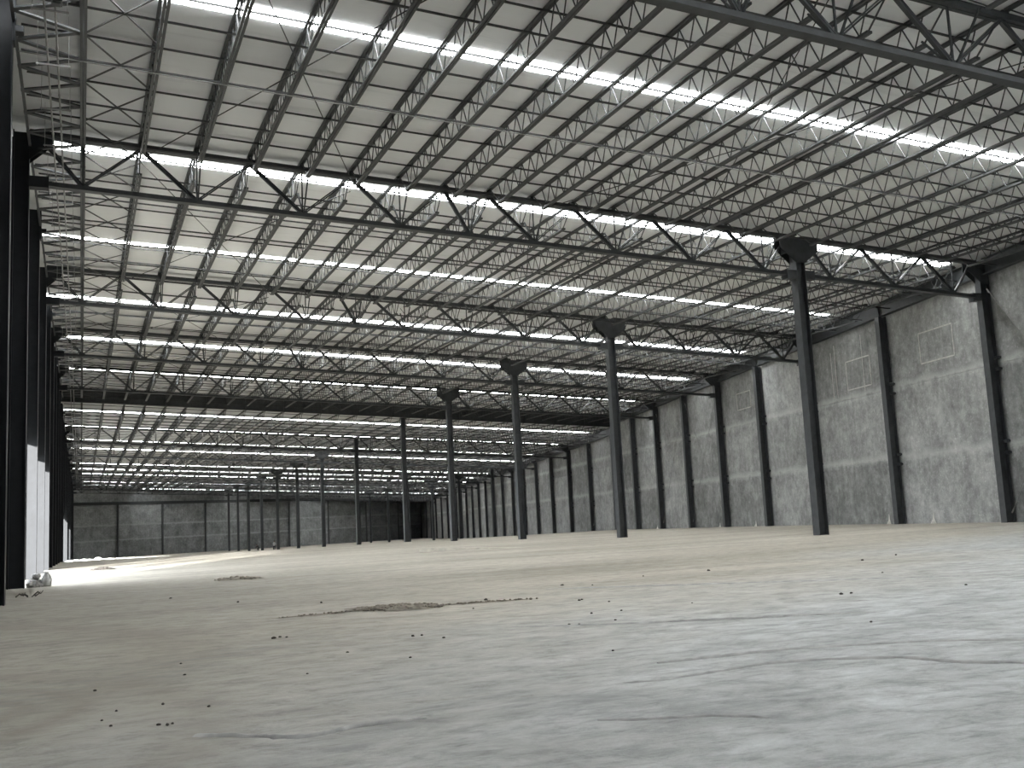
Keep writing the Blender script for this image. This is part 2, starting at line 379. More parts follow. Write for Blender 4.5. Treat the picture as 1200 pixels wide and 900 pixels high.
# ---- far wall
FSEG = [0, 12.6, 26, 40, 55, 71, 87.5, 105, 121, 134, 146]
def build_far():
    mb = MB(); fn = Vector((FD.y, -FD.x, 0))
    def q4(a, b_, o0, o1, z0a, z0b, z1a, z1b):
        A, B = F0+FD*a, F0+FD*b_
        p = [A-fn*o0, B-fn*o0, B-fn*o1, A-fn*o1]
        mb.hexa([(p[0].x,p[0].y,z0a),(p[1].x,p[1].y,z0b),(p[2].x,p[2].y,z0b),(p[3].x,p[3].y,z0a),(p[0].x,p[0].y,z1a),(p[1].x,p[1].y,z1b),(p[2].x,p[2].y,z1b),(p[3].x,p[3].y,z1a)])
    for a, b_ in zip(FSEG, FSEG[1:]):
        lv = [-5.6, -.75+EYE, 2.95+EYE, 8.1+EYE-.006*0]
        za, zb = [deck((F0+FD*s).x, 300)+.2 for s in (a, b_)]
        tops = [(l, l) for l in lv]
        tops[3] = (min(lv[3], za-.3), min(lv[3], zb-.3))
        for (l0a, l0b), (l1a, l1b) in zip(tops, tops[1:]):
            q4(a+.01, b_-.01, 0, .3, l0a+.015, l0b+.015, l1a-.015, l1b-.015)
        q4(a, b_, .05, .25, tops[0][0], tops[0][1], max(za, tops[3][0]), max(zb, tops[3][1]))
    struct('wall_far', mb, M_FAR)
    # dark eave trim along the wall top
    mb = MB()
    mb2 = []
    for a, b_ in zip(FSEG, FSEG[1:]):
        A, B = F0+FD*a+fn*.15, F0+FD*b_+fn*.15
        mb.beam((A.x, A.y, min(8.5+EYE, deck(A.x, 300)-.3)), (B.x, B.y, min(8.5+EYE, deck(B.x, 300)-.3)), .3, .75)
    struct('trim_2', mb, M_TRUSS)
    for i, s in enumerate(FSEG[1:-1]):
        A = F0+FD*s+fn*.28
        t = thing('wall_column', 'dark steel column against the dim far end wall, %s from its left corner' % nth(i+1), 'column', (A.x, A.y, fz(A.y)), math.atan2(FD.y, FD.x), 'columns along the far end wall')
        h = min(8.2+EYE, deck(A.x, 300)-.5)-fz(A.y)
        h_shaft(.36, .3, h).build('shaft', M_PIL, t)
def h_shaft(w, d, h, z0=0.0):        # flanges face +-x, web between
    mb = MB(); t = .035
    mb.box(-w/2, -w/2+t, -d/2, d/2, z0, h); mb.box(w/2-t, w/2, -d/2, d/2, z0, h); mb.box(-w/2+t, w/2-t, -.02, .02, z0, h)
    return mb
build_far()
mb = MB(); mb.box(-2.5, 36, -8.4, -8, -1, 15.9); struct('wall_back_unseen', mb, M_LWALL)  # unseen end wall, set close and dark to cut light on column fronts

# ------------------------------------------------------------------ columns
def base_plate(w, d): 
    mb = MB(); mb.box(-w/2-.1, w/2+.1, -d/2-.1, d/2+.1, -.03, .03)
    for x in (-1, 1):
        for y in (-1, 1): mb.tube([(x*(w/2+.05), y*(d/2+.05), .03), (x*(w/2+.05), y*(d/2+.05), .09)], .018, 6)
    return mb
def capital(rel_top, rel_bot, hw=1.05):
    mb = MB(); t = .02; zc = rel_bot
    for y in (-.21, .21):
        mb.prism([(-hw, rel_top+.02+SL*hw), (hw, rel_top+.02-SL*hw), (hw, rel_top-.5-SL*hw), (.26, rel_bot+.55), (-.26, rel_bot+.55), (-hw, rel_top-.5+SL*hw)], y-t/2, y+t/2)
    for x in (-.7, -.25, .25, .7): 
        zb_ = rel_top-.5 if abs(x) > .5 else rel_bot+.55
        mb.box(x-.012, x+.012, -.2, .2, zb_+ (.02 if abs(x) < .5 else -.2), rel_top)
    mb.prism([(-hw, rel_top+.06+SL*hw), (hw, rel_top+.06-SL*hw), (hw, rel_top+.02-SL*hw), (-hw, rel_top+.02+SL*hw)], -.24, .24)
    return mb
def chord_bracket(side, z, w=.52):
    mb = MB(); x0, x1 = (.25, .25+w) if side > 0 else (-.25-w, -.25)
    mb.box(x0, x1, -.19, .19, z-.19, z-.16); mb.box(x0, x1, -.19, .19, z+.16, z+.19)
    for y in (-.19, .15): mb.box(x0, x1, y, y+.04, z-.16, z+.16)
    mb.box(x1-.03 if side > 0 else x0, x1 if side > 0 else x0+.03, -.22, .22, z-.22, z+.22)
    return mb
ROW2 = [(165.7, 66.2), (186.2, 67.4), (205.8, 68.4), (225.3, 69.1), (243.7, 69.5), (262.3, 69.9), (292.0, 70.6)]
def interior_column(X, Y, label, group, cap=True, topz=None):
    b0 = fz(Y); t = thing('steel_column', label, 'column', (X, Y, b0), 0, group)
    zt = chord_top(X, Y)-b0-.08; zb = chord_bot(X, Y)-b0
    h_shaft(.5, .44, (topz-b0) if topz else zt).build('shaft', M_COL, t)
    if cap: capital(zt, zb).build('capital', M_COL, t)
    if topz is None:
        for s in (-1, 1): chord_bracket(s, zb).build('chord_bracket', M_COL, t)
    return t
G1 = 'freestanding steel columns of the middle row'
names1 = [(36.4, 'nearest and tallest freestanding dark steel column with flared capital, right of centre'),
          (55.0, 'second freestanding dark steel column with flared capital, counting from the nearest'),
          (71.0, 'third freestanding dark steel column with flared capital, counting from the nearest'),
          (87.1, 'fourth freestanding dark steel column with flared capital, in front of the plate girder')]
for Y, lab in names1: interior_column(row1(Y), Y, lab, G1)
gz = chord_bot(0, 0)
interior_column(row1(GY), GY, 'plain dark steel column carrying the deep plate girder, without a capital', G1, False, 12.66+EYE-SL*row1(GY)-.02)
far1 = [Y for Y in T if Y > GY+1 and Y < 280]
for i, Y in enumerate(far1):
    cap_t = 'with flared capital' if Y > 130 else 'with plain top'
    interior_column(row1(Y), Y, 'distant dark steel column %s, middle row, %s past the plate girder' % (cap_t, nth(i+1)), G1, Y > 130)
for i, (Y, X) in enumerate(ROW2[:-1]):
    interior_column(X, Y, 'small distant steel column of the right-hand row, %s past the plate girder' % nth(i+1), 'freestanding columns of the right-hand row', Y > 180)

# left wall columns
LCOLS = [27.2, 36.4, 45.7, 55.0, 63.0, 71.0, 79.0, 87.1, 94.8, GY, 113.2, 123.9, 134.6, 145.3, 155.5, 165.7, 176.0, 186.2, 205.8, 225.3, 243.7, 262.3]
for i, Y in enumerate(LCOLS):
    b0 = fz(Y); extra = {0: 'nearest, cut by the photo edge', 1: 'second, at the end of the nearest full truss', 2: 'third, sunlit inside the door opening', 3: 'fourth, sunlit in the door opening', 4: 'fifth, sunlit at the far end of the opening'}.get(i, '%s from the viewer' % nth(i+1))
    t = thing('wall_column', 'dark steel column along the left wall, '+extra, 'column', (LX-.25, Y, b0), 0, 'columns along the left wall')
    top = (chord_top(LX, Y) if Y in T else deck(LX, Y)-.15)-b0
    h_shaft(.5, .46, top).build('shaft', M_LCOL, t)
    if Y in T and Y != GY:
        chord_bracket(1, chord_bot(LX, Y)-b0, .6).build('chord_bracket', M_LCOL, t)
        mb = MB()
        for y in (-.2, .2): mb.prism([(.25, top), (.95, top-.04), (.95, top-.35), (.25, top-1.0)], y-.012, y+.012)
        mb.build('gusset', M_LCOL, t)
    else:
        mb = MB(); mb.box(.25, .31, -.2, .2, top-1.3, top-.1); mb.box(.25, .5, -.15, .15, top-1.0, top-.85); mb.build('beam_seat', M_LCOL, t)
# right wall columns
wa = math.atan2(-WB, 1.0)
vis = [Y for Y in WCOLS if Y > 30 and Y < 342]
for i, Y in enumerate(vis):
    b0 = fz(Y); p = wp(Y, .08, b0)
    lab = {0: 'nearest dark steel column against the right concrete wall, at the end of a truss'}.get(i, 'dark steel column against the right concrete wall, %s counting from the nearest' % nth(i+1))
    t = thing('wall_column', lab, 'column', p, wa, 'columns along the right wall')
    top = (chord_top(p.x, Y) if Y in T else deck(p.x, Y)-1.0)-b0
    if Y == GY: top = 12.66+EYE-SL*p.x-b0
    h_shaft(.48, .44, top).build('shaft', M_COL, t)
    if Y in T and Y != GY:
        chord_bracket(-1, chord_bot(p.x, Y)-b0, .42).build('chord_bracket', M_COL, t)
        mb = MB()
        for y in (-.2, .2): mb.prism([(-.24, top+.02), (.26, top), (.26, top-1.1), (-.1, top-1.1), (-.85, top-.4), (-.85, top+.05)], y-.012, y+.012)
        mb.build('gusset', M_COL, t)
    drop = 0 if Y < GY-1 else 1.0
    if Y < 160:
        for z in (2.2, 6.3):
            for dz in (-.28, .28):
                mb = MB(); zz = z+EYE-drop+dz-b0
                mb.box(.02, .3, -.32, -.2, zz-.08, zz+.08); mb.box(.2, .3, -.42, -.2, zz-.05, zz+.05); mb.build('panel_clip', M_COL, t)

# eave beam along the right wall, one piece per bay
wv = [27.2]+vis
for i, (a, b_) in enumerate(zip(wv, wv[1:])):
    A, B = wp(a, .16), wp(b_, .16); za, zb = deck(A.x, a+.1)-.12, deck(B.x, b_-.1)-.12
    a2, b2 = A+WU*.26, B-WU*.26
    mb = MB(); h = .8
    for zoff, w, hh in ((-.03, .34, .05), (-h, .34, .05)): mb.beam((a2.x, a2.y, za+zoff), (b2.x, b2.y, zb+zoff), w, hh)
    mb.beam((a2.x, a2.y, za-h/2-.015), (b2.x, b2.y, zb-h/2-.015), .03, h-.08)
    o = mb.build('eave_beam', M_TRUSS)
    tag(o, 'dark steel eave beam along the top of the right wall, %s bay from the viewer' % nth(i+1), 'beam', 'eave beams along the right wall')

# ------------------------------------------------------------------ girder trusses
def truss(Y, xa, xb, nodes, label, group):
    """nodes: list of (x, 'b'|'t') along the span"""
    t = thing('girder_truss', label, 'truss', (xa, Y, chord_bot(xa, Y)), 0, group)
    zt = lambda x: chord_top(x, Y)-chord_bot(xa, Y); zb = lambda x: chord_bot(x, Y)-chord_bot(xa, Y)
    L = lambda x, z: (x-xa, 0, z)
    MB().pair(L(xa, zt(xa)), L(xb, zt(xb)), .12, .16, .03).beam(L(xa, zt(xa)+.085), L(xb, zt(xb)+.085), .3, .015).build('top_chord', M_TRUSS, t)
    MB().pair(L(xa+.3, zb(xa+.3)), L(xb-.3, zb(xb-.3)), .11, .16, .05).beam(L(xa+.3, zb(xa+.3)-.07), L(xb-.3, zb(xb-.3)-.07), .3, .02).build('bottom_chord', M_TRUSS, t)
    pts = [(xa+.25, 't')]+nodes+[(xb-.25, 't')]
    for (x0, k0), (x1, k1) in zip(pts, pts[1:]):
        if k0 == k1: continue
        p = L(x0, zt(x0)-.06) if k0 == 't' else L(x0, zb(x0)+.06); q = L(x1, zt(x1)-.06) if k1 == 't' else L(x1, zb(x1)+.06)
        heavy = k0 == 't'
        MB().pair(p, q, .055 if heavy else .04, .11 if heavy else .08, .02, up=(0,1,0)).build('diagonal', M_TRUSS, t)
    for x, k in nodes:
        if k == 'b':
            MB().beam(L(x, zb(x)+.06), L(x, zt(x)-.07), .05, .05).build('vertical', M_TRUSS, t)
            mb = MB()
            mb.prism([(x-xa-.24, zb(x)-.08), (x-xa+.24, zb(x)-.08), (x-xa+.16, zb(x)+.2), (x-xa-.16, zb(x)+.2)], -.012, .012)
            mb.build('gusset', M_TRUSS, t)
            for s in (-1, 1): MB().beam((x-xa+.03, s*.1, zb(x)+.1), (x-xa+.03, s*.95, zt(x)+.12-.70), .05, .05).build('knee_brace', M_TRUSS, t)
    return t
def nodes_main(x1, k):
    n = [(0,'b'),(1.875,'t'),(3.75,'b'),(5.625,'t'),(7.5,'b'),(9.375,'t'),(11.25,'b'),(13.12,'t'),(14.06,'b'),(15.0,'t'),(16.875,'b'),(18.75,'t'),(20.625,'b'),(22.5,'t'),(24.375,'b'),(26.25,'t'),(28.125,'b')]
    return [(x*k, s) for x, s in n]
def nodes_span(x0, x1):
    n = []; x = x0+1.875; k = 'b'
    while x < x1-1.2: n.append((x, k)); k = 't' if k == 'b' else 'b'; x += 1.875
    if n and n[-1][1] == 't': n.pop()
    return n
for i, Y in enumerate(T):
    if Y == GY: continue
    if Y < GY: where = ['nearest, crossing the upper right corner', 'second from the viewer', 'third from the viewer', 'fourth from the viewer', 'fifth, just before the plate girder'][i]
    else: where = '%s past the plate girder' % nth(i-5)
    c1 = row1(Y); xl = LX
    if Y > 268: xl = (Y-269)*FD.x/FD.y-2.2+.5
    if Y < 280:
        truss(Y, xl, c1-.26, nodes_main(c1, c1/30.0), 'dark steel girder truss from left wall to middle column, '+where, 'girder trusses of the left span')
    r2 = dict(ROW2).get(Y); xe = wx(Y)-.25
    if r2 and Y < 280:
        truss(Y, c1+.26, r2-.26, nodes_span(c1, r2), 'dark steel girder truss between the two distant column rows, '+where, 'girder trusses of the middle span')
        truss(Y, r2+.26, xe, nodes_span(r2, xe), 'dark steel girder truss from right-hand column row to wall, '+where, 'girder trusses of the right span')
    elif Y < 280:
        truss(Y, c1+.26, xe, nodes_span(c1, xe), 'dark steel girder truss from middle column to right wall, '+where, 'girder trusses of the right span')

# plate girder at the expansion joint
def plate_girder():
    xa, xb = LX-.8, wx(GY)+.6; zt, zb = 13.93+EYE, 12.68+EYE
    t = thing('plate_girder', 'deep solid dark plate girder spanning the hall between two roof levels', 'girder', (xa, GY, zb-SL*xa))
    r = lambda x, z: (x-xa, 0, z-SL*x-(zb-SL*xa))
    web_ = MB().beam(r(xa, (zt+zb)/2), r(xb, (zt+zb)/2), .03, zt-zb-.06).build('web', M_COL, t)
    MB().beam(r(xa, zb+.02), r(xb, zb+.02), .42, .05).build('flange', M_COL, t)
    MB().beam(r(xa, zt-.02), r(xb, zt-.02), .42, .05).build('flange', M_COL, t)
    x = 0.0
    while x < xb:
        a, b_ = r(x, zb+.05), r(x, zt-.05)
        MB().beam((a[0], -.1, a[2]), (b_[0], -.1, b_[2]), .02, .17).build('stiffener', M_TRUSS, web_); x += JP*2
plate_girder()

# ------------------------------------------------------------------ bar joists
JH = .92
CACHE = {}
def joist_meshes(L, bottom_gap0=1.0, bottom_gap1=1.0, mat=None):
    key = (round(L, 2), bottom_gap0, bottom_gap1)
    if key in CACHE: return CACHE[key]
    m = mat or M_JOIST
    top = MB().pair((0,0,-.035), (0,L,-.035), .075, .07, .022)
    for y in (0, L): top.box(-.08, .08, y-.02 if y else 0, y+.12 if not y else y+.02, -.16, -.07)
    bot = MB().pair((0,bottom_gap0,-JH+.035), (0,L-bottom_gap1,-JH+.035), .075, .07, .022)
    web = MB(); n = max(2, int(round((L-.4)/.4))); n += n % 2; st = (L-.4)/n
    for i in range(n):
        y0, y1 = .2+i*st, .2+(i+1)*st; z0, z1 = (-.07, -JH+.05) if i % 2 == 0 else (-JH+.05, -.07)
        if (z1 < -.5 and (y1 < bottom_gap0 or y1 > L-bottom_gap1)) or (z0 < -.5 and (y0 < bottom_gap0 or y0 > L-bottom_gap1)): continue
        web.beam((0,y0,z0), (0,y1,z1), .028, .028, up=(1,0,0))
    web.beam((0,.15,-.10), (0,bottom_gap0+.05,-JH+.06), .035, .035, up=(1,0,0)); web.beam((0,L-.15,-.10), (0,L-bottom_gap1-.05,-JH+.06), .035, .035, up=(1,0,0))
    CACHE[key] = (top.mesh('top_chord', m), bot.mesh('bottom_chord', m), web.mesh('web', m))
    return CACHE[key]
BAYS = [(0.0, 18.1, 'before the nearest girder truss')]
tn = ['first', 'second', 'third', 'fourth', 'fifth']
for a, b_ in zip(T, T[1:]):
    i = T.index(a)
    if b_ < GY-1: w = 'between %s and %s girder trusses' % (tn[i], tn[i+1])
    elif b_ == GY: w = 'just before the plate girder'
    else: w = '%s bay past the plate girder' % nth(i-4)
    BAYS.append((a, b_, w))
BAYS += [(292.0, 318.0, 'last'), (318.0, 344.0, 'last')]
n_j = 0; rest = MB(); rest_n = 0
def add_joist(X, y0, y1, lab):
    global n_j, rest_n
    z = deck(X, (y0+y1)/2)-.02; L = y1-y0
    if n_j < 300 and y0 < 280:
        t = thing('bar_joist', lab, 'joist', (X, y0, z), 0, 'bar joists under the roof')
        a, b_, c = joist_meshes(L)
        link('top_chord', a, t); link('bottom_chord', b_, t); link('web', c, t); n_j += 1
    else:
        rest_n += 1; a, b_, c = joist_meshes(L)
        for m in (a, b_, c):
            n = len(rest.v); rest.v += [(v.co.x+X, v.co.y+y0, v.co.z+z) for v in m.vertices]; rest.f += [tuple(n+i for i in p.vertices) for p in m.polygons]
for bi, (y0, y1, w) in enumerate(BAYS):
    k = 0; X = 0.0
    while X < wx(y1)-.4:
        k += 1; ya, yb = y0+.02, y1-.02
        if X > wx(y0)-.3: ya = 36.4+(X+.3-41.2)/WB
        fy = far_y(X)-.4
        if fy < yb: yb = fy
        vis_ok = not (bi == 0 and X < 11)
        if yb-ya > 3.0 and vis_ok:
            add_joist(X, ya, yb, 'grey open-web roof joist, %s from the left wall, %s' % (nth(k), w))
        X += JP
o = rest.build('distant_bar_joists', M_JOIST); o['kind'] = 'stuff'
tag(o, 'mass of grey open-web roof joists in the most distant bays', 'joist')

# ------------------------------------------------------------------ bridging rods, bracing, pipes
rodstuff = MB()
for bi, (y0, y1, w) in enumerate(BAYS):
    n = max(3, int(round((y1-y0)/3.05))); st = (y1-y0)/n
    if bi == 0: rows = []
    else: rows = [y0+st*(j+.5) for j in range(n)]
    for j, y in enumerate(rows):
        xa, xb = LX+.1 if y < 268 else (y-269)*FD.x/FD.y, wx(y)-.2
        if y > 265: xa = max(xa, (y-265)*FD.x/FD.y-2)
        for lvl, dz in (('top', -.10), ('bottom', -JH+.10)):
            mb = MB(); zc = lambda x: deck(x, y)-.02+dz
            (mb if bi <= 9 else rodstuff).beam((xa, y, zc(xa)), (xb, y, zc(xb)), .05, .05)
            if bi <= 9:
                tag(mb.build('bridging_rod', M_ROD), 'thin dark bridging rod along joist %ss, %s row, %s' % (lvl, nth(j+1), w), 'rod', 'bridging rods across the joists')
o = rodstuff.build('distant_bridging_rods', M_ROD); o['kind'] = 'stuff'; tag(o, 'thin bridging rods crossing the joists in the most distant bays', 'rod')
for bi, (y0, y1, w) in enumerate(BAYS[1:14]):
    # zigzag lattice between the left wall and the first joist
    z = deck(0, (y0+y1)/2)-JH+.12
    n = int(round((y1-y0)/.83)); n -= n % 2; st = (y1-y0)/n
    mb = MB()
    for i in range(n):
        xa, xb = (LX, -.07) if i % 2 == 0 else (-.07, LX)
        mb.beam((xa, y0+i*st, z), (xb, y0+(i+1)*st, z), .14, .05)
    mb.beam((LX+.02, y0+.4, z), (LX+.02, y1-.4, z), .08, .06)
    tag(mb.build('lattice_brace', M_TRUSS), 'dark zigzag lattice between left wall and first joist, %s' % w, 'brace', 'zigzag lattices along the left wall')
    # crossed flat braces between the first two joists
    m = int(round((y1-y0)/3.05)); st = (y1-y0)/m
    t = thing('cross_brace', 'crossed thin braces between first and second joists, %s' % w, 'brace', (0, y0, z), 0, 'crossed braces beside the left wall')
    for i in range(m):
        dz = SL*JP
        MB().beam((.05, i*st+.1, 0), (JP-.05, (i+1)*st-.1, -dz), .045, .03).build('brace_rod', M_ROD, t)
        MB().beam((JP-.05, i*st+.1, -dz-.03), (.05, (i+1)*st-.1, -.03), .045, .03).build('brace_rod', M_ROD, t)
    # long thin tension rods crossing the joists of each bay
    if bi < 6:
        for q, xs in enumerate((1.9, 16.9, 31.9)):
            if xs+9.4 > wx(y0): continue
            t = thing('tension_rods', 'long crossed roof tension rods, %s set from left, %s' % (nth(q+1), w), 'rod', (xs, y0, deck(xs, (y0+y1)/2)-JH+.2), 0, 'crossed roof tension rods')
            MB().tube([(0, .3, 0), (7.5, y1-y0-.3, -7.5*SL)], .018, 6).build('rod', M_ROD, t)
            MB().tube([(7.5, .3, -7.5*SL-.05), (0, y1-y0-.3, -.05)], .018, 6).build('rod', M_ROD, t)

# two conduits with trapeze hangers along the left side, hung under the roof
for nm, x, lab in (('conduit', -.86, 'thin pale conduit pipe running along the left wall, the one nearer the wall'), ('conduit', -.62, 'thin pale conduit pipe running along the left wall, the one nearer the joists')):
    MBt = MB()
    MBt.tube([(x, 19.0, 12.55+EYE), (x, 87.0, 12.55+EYE)], .026, 8).tube([(x, 87.0, 12.55+EYE), (x, 103.5, 11.5+EYE)], .026, 8).tube([(x, 103.5, 11.5+EYE), (x, 225, 11.5+EYE)], .026, 8)
    y = 21.0
    while y < 87: MBt.tube([(x, y, 12.55+EYE), (x, y+.1, 12.55+EYE)], .036, 8); y += 3.05
    tag(MBt.build(nm, M_PIPE), lab, 'pipe', 'conduit pipes along the left wall')
k = 0; y = 22.0
while y < 180:
    k += 1; zc = (12.55 if y < 87 else 11.5)+EYE-.045
    if not 84 < y < 105:
        t = thing('pipe_hanger', 'small trapeze hanger under the left conduit pipes, %s from the viewer' % nth(k), 'hanger', (-.74, y, zc), 0, 'trapeze hangers of the conduit pipes')
        MB().box(-.42, .42, -.02, .02, -.02, .02).build('cross_bar', M_PIPE, t)
        for x in (-.38, .38): MB().tube([(x, 0, -.05), (x, 0, deck(-.74, y)-zc)], .008, 5).build('hanger_rod', M_PIPE, t)
    y += 3.05 if y < 87 else 10
mb = MB(); yy = 28.6
mb.tube([(LX+.05, yy, deck(LX, yy)-JH-.06), (wx(yy)-.3, yy, deck(wx(yy), yy)-JH-.06)], .018, 8)
tag(mb.build('conduit', M_PIPE), 'thin pale conduit crossing under the joists between first and second girder trusses', 'pipe')
mb = MB(); mb.box(-.70, -.46, 24.3, 24.6, 12.40+EYE, 12.54+EYE); mb.box(-.66, -.50, 24.36, 24.54, 12.36+EYE, 12.40+EYE)
tag(mb.build('junction_box', M_TRUSS), 'small dark junction box under the right conduit pipe near photo top', 'box')

# cross-bracing rods on the right wall
for y0, y1, lab in ((27.2, 36.4, 'thin crossed bracing rods on the right wall, nearest bay at photo edge'), (71.0, 79.0, 'thin crossed bracing rods on the right wall, bay with third truss end'), (79.0, 87.1, 'thin crossed bracing rods on the right wall, just before fourth truss end'), (94.8, GY, 'thin crossed bracing rods on the right wall, bay before the plate girder'), (102.5, 113.2, 'thin crossed bracing rods on the right wall, bay behind the plate girder')):
    A, B = wp(y0, .12), wp(y1, .12)
    t = thing('wall_bracing', lab, 'brace', (A.x, A.y, fz(y0)), 0, 'crossed bracing rods on the right wall')
    a = WU*.3; H0, H1 = deck(A.x, y0)-1.7-fz(y0), deck(B.x, y0)-1.7-fz(y0); D = B-A
    r1_ = MB().tube([a+Vector((0,0,.5)), D-a+Vector((0,0,H1))], .016, 6).build('rod', M_GALV, t)
    r2_ = MB().tube([a+Vector((0,0,H0)), D-a+Vector((0,0,.5))], .016, 6).build('rod', M_GALV, t)
    for q, rr_ in ((a+Vector((0,0,.5)), r1_), (D-a+Vector((0,0,.5)), r2_), (a+Vector((0,0,H0)), r2_), (D-a+Vector((0,0,H1)), r1_)):
        d = (D*.5+Vector((0,0,H0*.5))-q).normalized()
        MB().tube([q-d*.05, q+d*.22], .035, 6).build('turnbuckle', M_GALV, rr_)

# ------------------------------------------------------------------ things on the floor
def on_floor(X, Y): return fz(Y)
# white plaster splashes at the foot of the right wall
for i, (Y, h, w) in enumerate(((42.9, .62, .22), (47.3, .62, .18), (66.0, .5, .16), (73.2, .42, .16), (89.5, .4, .16))):
    p = wp(Y, .40, fz(Y)-.01); mb = MB(); n = 10
    base = []
    for j in range(n+1):
        a = pi*j/n; r = w*(1+.25*sin(5*a+i)); base.append(p+WU*(cos(a)*r)-WN*(sin(a)*r*.8))
    tip = p+Vector((0,0,h)); k0 = len(mb.v); mb.v += [tuple(q) for q in base]+[tuple(p+WU*(cos(pi*j/n)*w*.35)-WN*(sin(pi*j/n)*w*.25)+Vector((0,0,h*.42))) for j in range(n+1)]+[tuple(tip)]
    for j in range(n): mb.f += [(k0+j, k0+j+1, k0+n+2+j, k0+n+1+j), (k0+n+1+j, k0+n+2+j, k0+2*n+2)]
    tag(mb.build('plaster_splash', M_WHITE), 'white pointed plaster splash at the foot of the right wall, %s from the viewer' % nth(i+1), 'plaster', 'plaster splashes at the wall foot')

# rubble and a sack at the foot of the second left column
rub = [(-1.40, 36.95, .24), (-1.20, 36.9, .19), (-1.30, 36.6, .14), (-1.5, 36.7, .17), (-1.22, 36.6, .11), (-1.33, 36.9, .16)]
sp_ = ['largest, by the column', 'second, right of the largest', 'small, in front', 'left, against the column', 'smallest, at the right front', 'on top of it']
for i, (x, y, r) in enumerate(rub):
    z = fz(y)+(r*.40 if i != 5 else .33)
    o = MB().rock((0,0,0), r, 40+i, .8).build('concrete_chunk', M_STONE); o.location = (x, y, z)
    tag(o, 'broken concrete chunk in the heap at left column foot, '+sp_[i], 'rubble', 'broken concrete beside the left door opening')
mb = MB(); prof = [(0, .14), (.06, .18), (.22, .17), (.36, .13), (.43, .06), (.47, .08)]
mb.tube([(0, 0, z) for z, r in prof], [r for z, r in prof], 14)
mb.v = [(x*(1+.14*sin(7*z+3*x*9)), y*(1+.12*sin(9*z+y*8)), z) for x, y, z in mb.v]
o = mb.build('sack', M_SACK, None, True); o.location = (-1.02, 36.75, fz(36.75)); tag(o, 'tied pale grey sack standing right of the rubble at the door opening', 'sack')
# dry scraps by the nearest left column
for i, (x, y, a, L) in enumerate(((-1.45, 30.2, .4, .26), (-1.3, 29.8, 1.9, .2), (-1.1, 29.6, -.5, .18), (-1.05, 30.9, .1, .22))):
    mb = MB(); mb.tube([(-L/2, 0, .03), (-L*.1, .05, .10), (L*.2, -.04, .05), (L/2, .08, .12)], [.016, .02, .018, .01], 6).tube([(0, 0, .06), (.06, .09, .11)], [.014, .006], 6)
    o = mb.build('twig_scrap', M_CLOD); o.location = (x, y, fz(y)); o.rotation_euler = (0, 0, a)
    tag(o, 'dark dry scrap on the floor by nearest left column, '+['leftmost', 'middle curled one', 'rightmost', 'farthest back'][i], 'debris', 'dry scraps by the left wall')
# gravel and dirt patches
def patch(name, cx, cy, rx, ry, rot, n, seed, mat, lab, rmin=.015, rmax=.05, hump=.05):
    rnd = random.Random(seed); mb = MB()
    k0 = len(mb.v); nn = 26; mb.v.append((0, 0, hump))
    for ring, s in ((1, .55), (2, 1.0)):
        for j in range(nn):
            a = 2*pi*j/nn; w = 1+.22*sin(3*a+seed)+.12*sin(7*a); mb.v.append((cos(a)*rx*s*w, sin(a)*ry*s*w, hump*.75 if ring == 1 else .004))
    for j in range(nn):
        j2 = (j+1) % nn; mb.f += [(k0, k0+1+j, k0+1+j2), (k0+1+j, k0+1+nn+j, k0+1+nn+j2, k0+1+j2)]
    for i in range(n):
        a = rnd.uniform(0, 2*pi); q = math.sqrt(rnd.random()); mb.rock((cos(a)*rx*q, sin(a)*ry*q, hump*(1-q)*.9+.01), rnd.uniform(rmin, rmax), seed*100+i, .8, 0)
    o = mb.build(name, mat); o.location = (cx, cy, fz(cy)); o.rotation_euler = (0, 0, rot); o['kind'] = 'stuff'
    tag(o, lab, 'dirt'); return o
patch('gravel_patch', 5.05, 17.3, .80, .50, -.55, 200, 5, M_DIRT, 'brown gravel patch on the floor left of the image centre')
patch('gravel_trail', 6.6, 16.9, .9, .06, -.2, 60, 6, M_DIRT, 'thin brown gravel line trailing right from the gravel patch', .01, .03, .015)
patch('dirt_pile', 4.4, 32.3, .7, .35, -.5, 60, 8, M_DIRT, 'low dark dirt pile in front of the sunlit floor band', .02, .06, .08)
patch('dirt_pile', 1.0, 55.5, .55, .4, .3, 30, 9, M_CLOD, 'small dark dirt heap at the far edge of sunlit band', .04, .10, .12)
patch('dust_mound', 3.6, 17.3, .9, .10, .1, 30, 13, M_DIRT, 'faint brown dust streak left of the gravel patch', .01, .025, .012)
# clods scattered on the floor
PIX = [(.13,10.9,.03),(1.05,12.4,.025),(1.0,11.4,.025),(.66,9.6,.03),(.28,9.5,.028),(.16,9.1,.025),(.22,8.8,.025),(.56,8.6,.028),(.62,8.55,.03),(.66,8.58,.025),(1.0,9.2,.025),(2.40,14.2,.05),(2.5,14.3,.035),(2.57,14.2,.03),
       (5.95,16.0,.035),(3.95,12.9,.04),(4.07,12.9,.035),(4.2,12.4,.035),(2.85,11.9,.03),(6.72,17.4,.07),(3.3,10.9,.03),(2.1,10.5,.025),(7.8,15.8,.04),(7.9,15.9,.035),(8.0,15.1,.035),(7.4,13.6,.035),(6.9,13.6,.04),(6.0,12.5,.03),(6.1,12.4,.03),(6.7,12.5,.03),
       (11.0,13.0,.05),(11.2,13.0,.04),(8.7,13.7,.03),(13.4,20.3,.07),(9.2,19.4,.06),(9.6,18.8,.04),(13.2,12.6,.04),(15.2,12.6,.06),(15.0,12.7,.04),(17.4,19.7,.06),(19.3,20.6,.06),(8.7,9.8,.03),(11.6,20.2,.04),(4.3,20.0,.05),(3.0,22.0,.05),(5.2,9.8,.025),(1.9,25.0,.06),(14.6,16.0,.04)]
